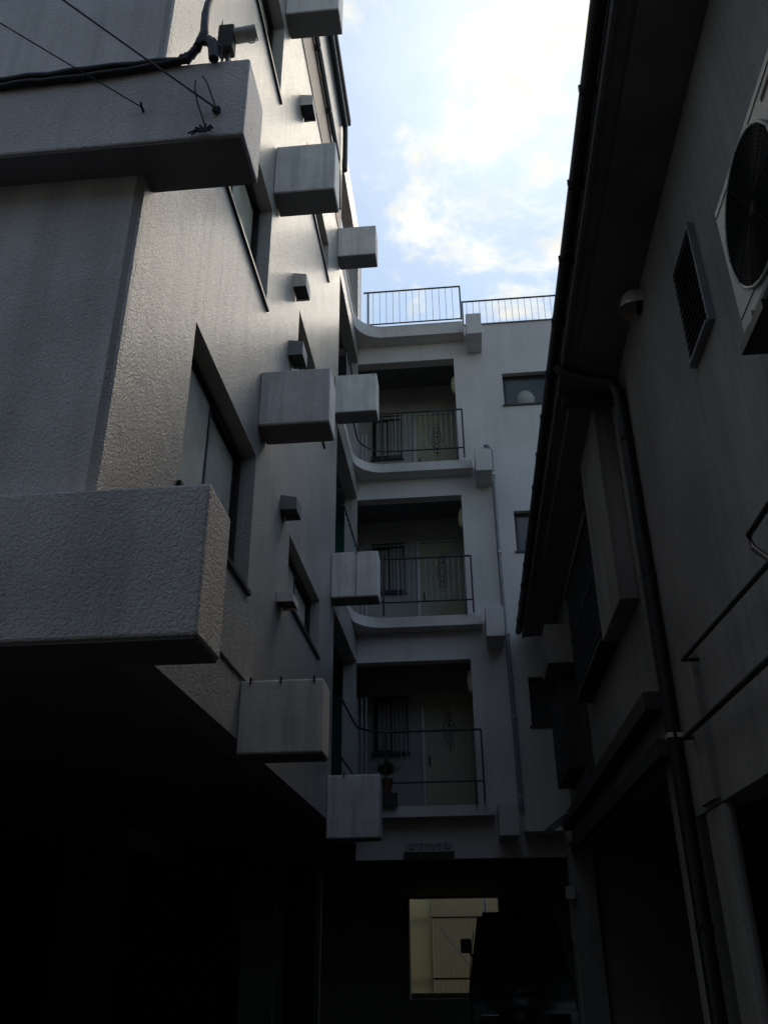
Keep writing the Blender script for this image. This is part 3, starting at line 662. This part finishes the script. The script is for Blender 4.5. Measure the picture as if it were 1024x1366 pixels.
# framed louvre window
lv = thing('louvre_vent', 'narrow framed louvre window with dark slats between the round vent and air conditioner', 'vent', (XH, 3.8, 2.84))
a0, a1, c0, c1 = 3.60, 4.02, 2.84, 3.50
MB().box(XH - 0.035, XH - 0.002, a0, a0 + 0.02, c0, c1).box(XH - 0.035, XH - 0.002, a1 - 0.02, a1, c0, c1).box(XH - 0.035, XH - 0.002, a0 + 0.02, a1 - 0.02, c1 - 0.02, c1).box(XH - 0.045, XH - 0.002, a0 + 0.02, a1 - 0.02, c0, c0 + 0.02).build('frame', PIPE, lv)
MB().box(XH - 0.009, XH - 0.003, a0 + 0.02, a1 - 0.02, c0 + 0.02, c1 - 0.02).build('backing', GRILL, lv)
for i in range(14):
    z = c0 + 0.035 + i * 0.043
    MB().add([(XH - 0.033, a0 + 0.021, z), (XH - 0.012, a0 + 0.021, z + 0.03), (XH - 0.012, a1 - 0.021, z + 0.03), (XH - 0.033, a1 - 0.021, z),
              (XH - 0.033, a0 + 0.021, z + 0.006), (XH - 0.012, a0 + 0.021, z + 0.036), (XH - 0.012, a1 - 0.021, z + 0.036), (XH - 0.033, a1 - 0.021, z + 0.006)],
             [(0, 1, 2, 3), (4, 7, 6, 5), (0, 3, 7, 4), (1, 5, 6, 2), (0, 4, 5, 1), (3, 2, 6, 7)]).build('slat', WOOD, lv)

# air conditioner outdoor unit on brackets, fan facing the alley
ac = thing('air_conditioner', 'cream outdoor air conditioner unit on wall brackets, dark round fan facing the alley', 'air conditioner', (1.2, 2.3, 2.05))
AX = 1.08; AY0, AY1, AZ0, AZ1 = 1.78, 2.64, 1.985, 2.60
MB().box(AX, AX + 0.24, AY0, AY1, AZ0, AZ1).build('casing', ACM, ac, bevel=0.015)
fy, fz, fr_ = 2.30, 2.285, 0.272
MB().tube([(AX + 0.002, fy, fz), (AX - 0.008, fy, fz)], fr_, 40).build('fan_opening', GRILL, ac)
ring = MB()
for rr in [0.035 + 0.015 * i for i in range(16)]:
    ring.tube([(AX - 0.011, fy + rr * math.cos(2 * math.pi * k / 36), fz + rr * math.sin(2 * math.pi * k / 36)) for k in range(37)], 0.0016, 4)
for k in range(12):
    a = k * math.pi / 6; ring.tube([(AX - 0.013, fy + 0.03 * math.cos(a), fz + 0.03 * math.sin(a)), (AX - 0.013, fy + 0.27 * math.cos(a), fz + 0.27 * math.sin(a))], 0.0016, 4)
ring.build('fan_grille', GRILL, ac)
MB().tube([(AX - 0.008, fy + fr_ * math.cos(2 * math.pi * k / 40), fz + fr_ * math.sin(2 * math.pi * k / 40)) for k in range(41)], 0.007, 6).build('fan_rim', ACM, ac)
for z in (2.05, 2.55): MB().box(AX - 0.002, AX + 0.004, AY0 + 0.02, AY1 - 0.02, z, z + 0.004).build('groove', GRILL, ac)
MB().box(AX - 0.003, AX + 0.004, 1.95, 2.05, 2.50, 2.515).build('emblem', TERRA, ac)
for y in (1.98, 2.50):
    MB().box(AX - 0.02, XH - 0.002, y - 0.02, y + 0.02, AZ0 - 0.035, AZ0 - 0.003).build('bracket', ACM if y > 2.3 else IRON, ac)
    MB().tube([(AX + 0.03, y, AZ0 - 0.03), (XH - 0.01, y, AZ0 - 0.26)], 0.012, 6).build('strut', IRON, ac)
MB().box(AX - 0.03, XH - 0.01, 2.36, 2.62, AZ0 - 0.09, AZ0 - 0.055).build('drain_tray', IRON, ac)

# bent metal rails by the near wall
rl = thing('metal_rail', 'bent dark metal rails fixed along the right house wall beside the downpipe', 'rail', (1.25, 3.8, 1.2))
MB().tube([(1.24, 2.7, 1.53), (1.24, 3.19, 1.575), (1.24, 3.47, 1.575), (1.24, 3.44, 1.50), (1.24, 3.30, 1.39), (1.24, 3.15, 1.22)], 0.014, 8).build('bracket_rail', IRON, rl)
MB().tube([(1.24, 2.9, 1.33), (1.24, 3.32, 1.38), (1.27, 5.0, 1.50)], 0.013, 8).build('upper_rail', IRON, rl)
MB().tube([(1.24, 2.9, 1.05), (1.24, 3.56, 1.054), (1.27, 5.27, 1.11)], 0.016, 8).build('lower_rail', IRON, rl)
MB().tube([(1.27, 5.0, 1.50), (XH - 0.002, 5.0, 1.50)], 0.012, 6).build('wall_fixing', IRON, rl)
MB().tube([(1.27, 5.27, 1.11), (XH - 0.002, 5.27, 1.11)], 0.012, 6).build('wall_fixing', IRON, rl)

# meter box on the far pillar
mb_ = thing('meter_box', 'small pale meter box on the inner edge of the far garage pillar', 'meter box', (1.17, 11.9, 0.6))
MB().box(1.13, 1.24, 11.86, 11.978, 0.58, 0.73).build('box_body', ACM, mb_, bevel=0.006)
MB().tube([(1.17, 11.92, 0.58), (1.17, 11.92, -1.4)], 0.012, 6).build('conduit', PIPE, mb_)

# bundle of pale wires near the far lintel
wb = thing('wire_bundle', 'short bundle of pale slanting wires at the far end of the garage lintel', 'wires', (1.1, 11.4, 1.4))
for i in range(4):
    o_ = i * 0.035
    MB().tube([(0.90 + o_, 12.0, 1.36), (1.0 + o_, 11.6, 1.42), (1.16 + o_ * .6, 11.2, 1.50)], 0.010, 5).build('wire', SIGNM, wb)

# ================================================================== beyond the passage
sc = thing('corrugated_screen', 'beige corrugated plastic screen on rails seen through the dark parking passage', 'screen fence', (-0.4, 19.7, GZ))
m = MB(); v = []; fs = []; nn = 120
for i in range(nn + 1):
    x = -0.925 + i * 2.925 / nn; y = 19.75 + 0.018 * math.sin(i * math.pi / 2 + .7)
    v += [(x, y, -1.2), (x, y, 1.6)]
for i in range(nn): fs.append((2 * i, 2 * i + 2, 2 * i + 3, 2 * i + 1))
m.add(v, fs, True).build('corrugated_sheet', SCREEN, sc)
for z in (-0.47, 0.64): MB().box(-2.6, 2.0, 19.68, 19.72, z, z + 0.035).build('rail', WOOD, sc)
MB().box(-0.915, -0.895, 19.64, 19.679, GZ, 1.6).build('post', PIPE, sc)
MB().box(-1.7, -0.90, 19.60, 19.63, GZ, 1.6).build('side_panel', SCREENP, sc)
MB().tube([(-0.80, 19.62, 0.55), (0.4, 19.62, -0.9)], 0.012, 6).build('brace', ALU, sc)
MB().tube([(0.20, 19.2, 0.3), (0.20, 19.2, 1.2)], 0.03, 8).build('pale_post', ALU, sc)
lw = MB().box(-4, 4, 19.0, 19.14, GZ, -0.68).build('low_wall', CONC); tag(lw, 'low concrete block wall beyond the passage opening', 'wall')

# ================================================================== VAN
vn = thing('parked_van', 'black box-shaped small van parked nose out under the far wing', 'van', (0.58, 14.5, GZ))
vx0, vx1 = -0.16, 1.30; vyf = 12.95; vyr = 16.2; g0 = GZ
prof = [(vyf, g0 + 0.28), (vyf - 0.02, g0 + 0.75), (vyf + 0.05, g0 + 0.98), (vyf + 0.28, g0 + 1.10), (vyf + 0.78, g0 + 1.78), (vyf + 1.0, g0 + 1.88), (vyr - 0.1, g0 + 1.90), (vyr, g0 + 1.80), (vyr + 0.02, g0 + 0.3), (vyf + 0.8, g0 + 0.25)]
bm = bmesh.new()
prof = [(y, g0 + (z - g0) * 1.08) for y, z in prof]
def halfw(z):   # tumblehome
    t = max(0, (z - (g0 + 0.95)) / 0.95); return 0.73 - 0.17 * t
L_ = [bm.verts.new((0.57 - halfw(z), y, z)) for y, z in prof]; R2 = [bm.verts.new((0.57 + halfw(z), y, z)) for y, z in prof]
bm.faces.new(L_); bm.faces.new(R2[::-1])
for i in range(len(prof)):
    j = (i + 1) % len(prof); bm.faces.new((L_[i], R2[i], R2[j], L_[j]))
bmesh.ops.recalc_face_normals(bm, faces=bm.faces)
bmesh.ops.bevel(bm, geom=bm.edges[:], offset=0.07, segments=3, affect='EDGES')
me = bpy.data.meshes.new('body'); bm.to_mesh(me); bm.free(); me.materials.append(VANP)
for p in me.polygons: p.use_smooth = True
bo = bpy.data.objects.new('body', me); C.objects.link(bo); bo.parent = vn; bo.matrix_parent_inverse = vn.matrix_world.inverted()
def quad_slab(pts, th, name, m, parent):
    a, b, c = Vector(pts[0]), Vector(pts[1]), Vector(pts[2]); nrm = (b - a).cross(c - a).normalized() * th
    vs2 = [Vector(p) for p in pts] + [Vector(p) + nrm for p in pts]
    return MB().add(vs2, [(0, 1, 2, 3), (4, 7, 6, 5), (0, 4, 5, 1), (1, 5, 6, 2), (2, 6, 7, 3), (3, 7, 4, 0)]).build(name, m, parent, bevel=0.003)
quad_slab([(0.57 - 0.60, vyf + 0.285, g0 + 1.225), (0.57 + 0.60, vyf + 0.285, g0 + 1.225), (0.57 + 0.52, vyf + 0.735, g0 + 1.875), (0.57 - 0.52, vyf + 0.735, g0 + 1.875)], 0.016, 'windscreen', VANG, vn)
for sx in (-1, 1):
    quad_slab([(0.57 + sx * 0.690, vyf + 0.65, g0 + 1.20), (0.57 + sx * 0.690, vyf + 1.6, g0 + 1.20), (0.57 + sx * 0.605, vyf + 1.55, g0 + 1.78), (0.57 + sx * 0.605, vyf + 0.95, g0 + 1.78)], 0.012 * sx, 'side_window', VANG, vn)
    MB().box(0.57 + sx * 0.45 - 0.13, 0.57 + sx * 0.45 + 0.13, vyf - 0.035, vyf + 0.03, g0 + 0.62, g0 + 0.80).build('headlight', VANG, vn, bevel=0.02)
    mo = MB().box(0.57 + sx * 0.72 - 0.075, 0.57 + sx * 0.72 + 0.075, vyf + 0.42, vyf + 0.50, g0 + 1.50, g0 + 1.68).build('mirror', VANP, vn, bevel=0.02)
    MB().tube([(0.57 + sx * 0.60, vyf + 0.55, g0 + 1.42), (0.57 + sx * 0.69, vyf + 0.47, g0 + 1.52)], 0.014, 6).build('mirror_arm', VANP, mo)
    for y in (vyf + 0.5, vyr - 0.55):
        ty = MB().tube([(0.57 + sx * 0.73, y, g0 + 0.28), (0.57 + sx * 0.56, y, g0 + 0.28)], 0.28, 24).build('wheel', RUB, vn)
        MB().tube([(0.57 + sx * 0.737, y, g0 + 0.28), (0.57 + sx * 0.72, y, g0 + 0.28)], 0.17, 18).build('rim', STEELV, ty)
MB().box(0.57 - 0.70, 0.57 + 0.70, vyf - 0.07, vyf + 0.02, g0 + 0.26, g0 + 0.50).build('bumper', VANP, vn, bevel=0.03)
MB().box(0.57 - 0.30, 0.57 + 0.30, vyf - 0.045, vyf + 0.01, g0 + 0.86, g0 + 0.885).build('grille_trim', VANP, vn)
MB().box(0.42, 0.72, vyf - 0.09, vyf - 0.072, g0 + 0.33, g0 + 0.49).build('licence_plate', PLATE, vn)

# dim pale pipes on the passage wall at left
for x, y in ((-2.55, 12.1), (-1.98, 12.15)):
    p = MB().tube([(x, y, GZ), (x, y, 0.9)], 0.018, 8).build('conduit_pipe', PIPE)
    tag(p, 'thin upright pipe in the dark parking area, %s one' % ('left' if x < -2.2 else 'right'), 'pipe', 'upright pipes under the block')

# ================================================================== unseen block added behind the camera to hold sky light off low walls
nb = thing('sky_light_blocker', 'plain grey unseen block added behind the viewer to keep sky light off the lower walls', 'light blocker', (0, -9, GZ))
MB().box(-14, 14, -13, -3.4, GZ, 8.3).build('wall', BLOCKM, nb)
for i in range(6):
    for j in range(3): MB().box(-11 + i * 4, -9.4 + i * 4, -3.398, -3.35, 0.0 + j * 2.9, 1.4 + j * 2.9).build('window', GLASSD, nb)
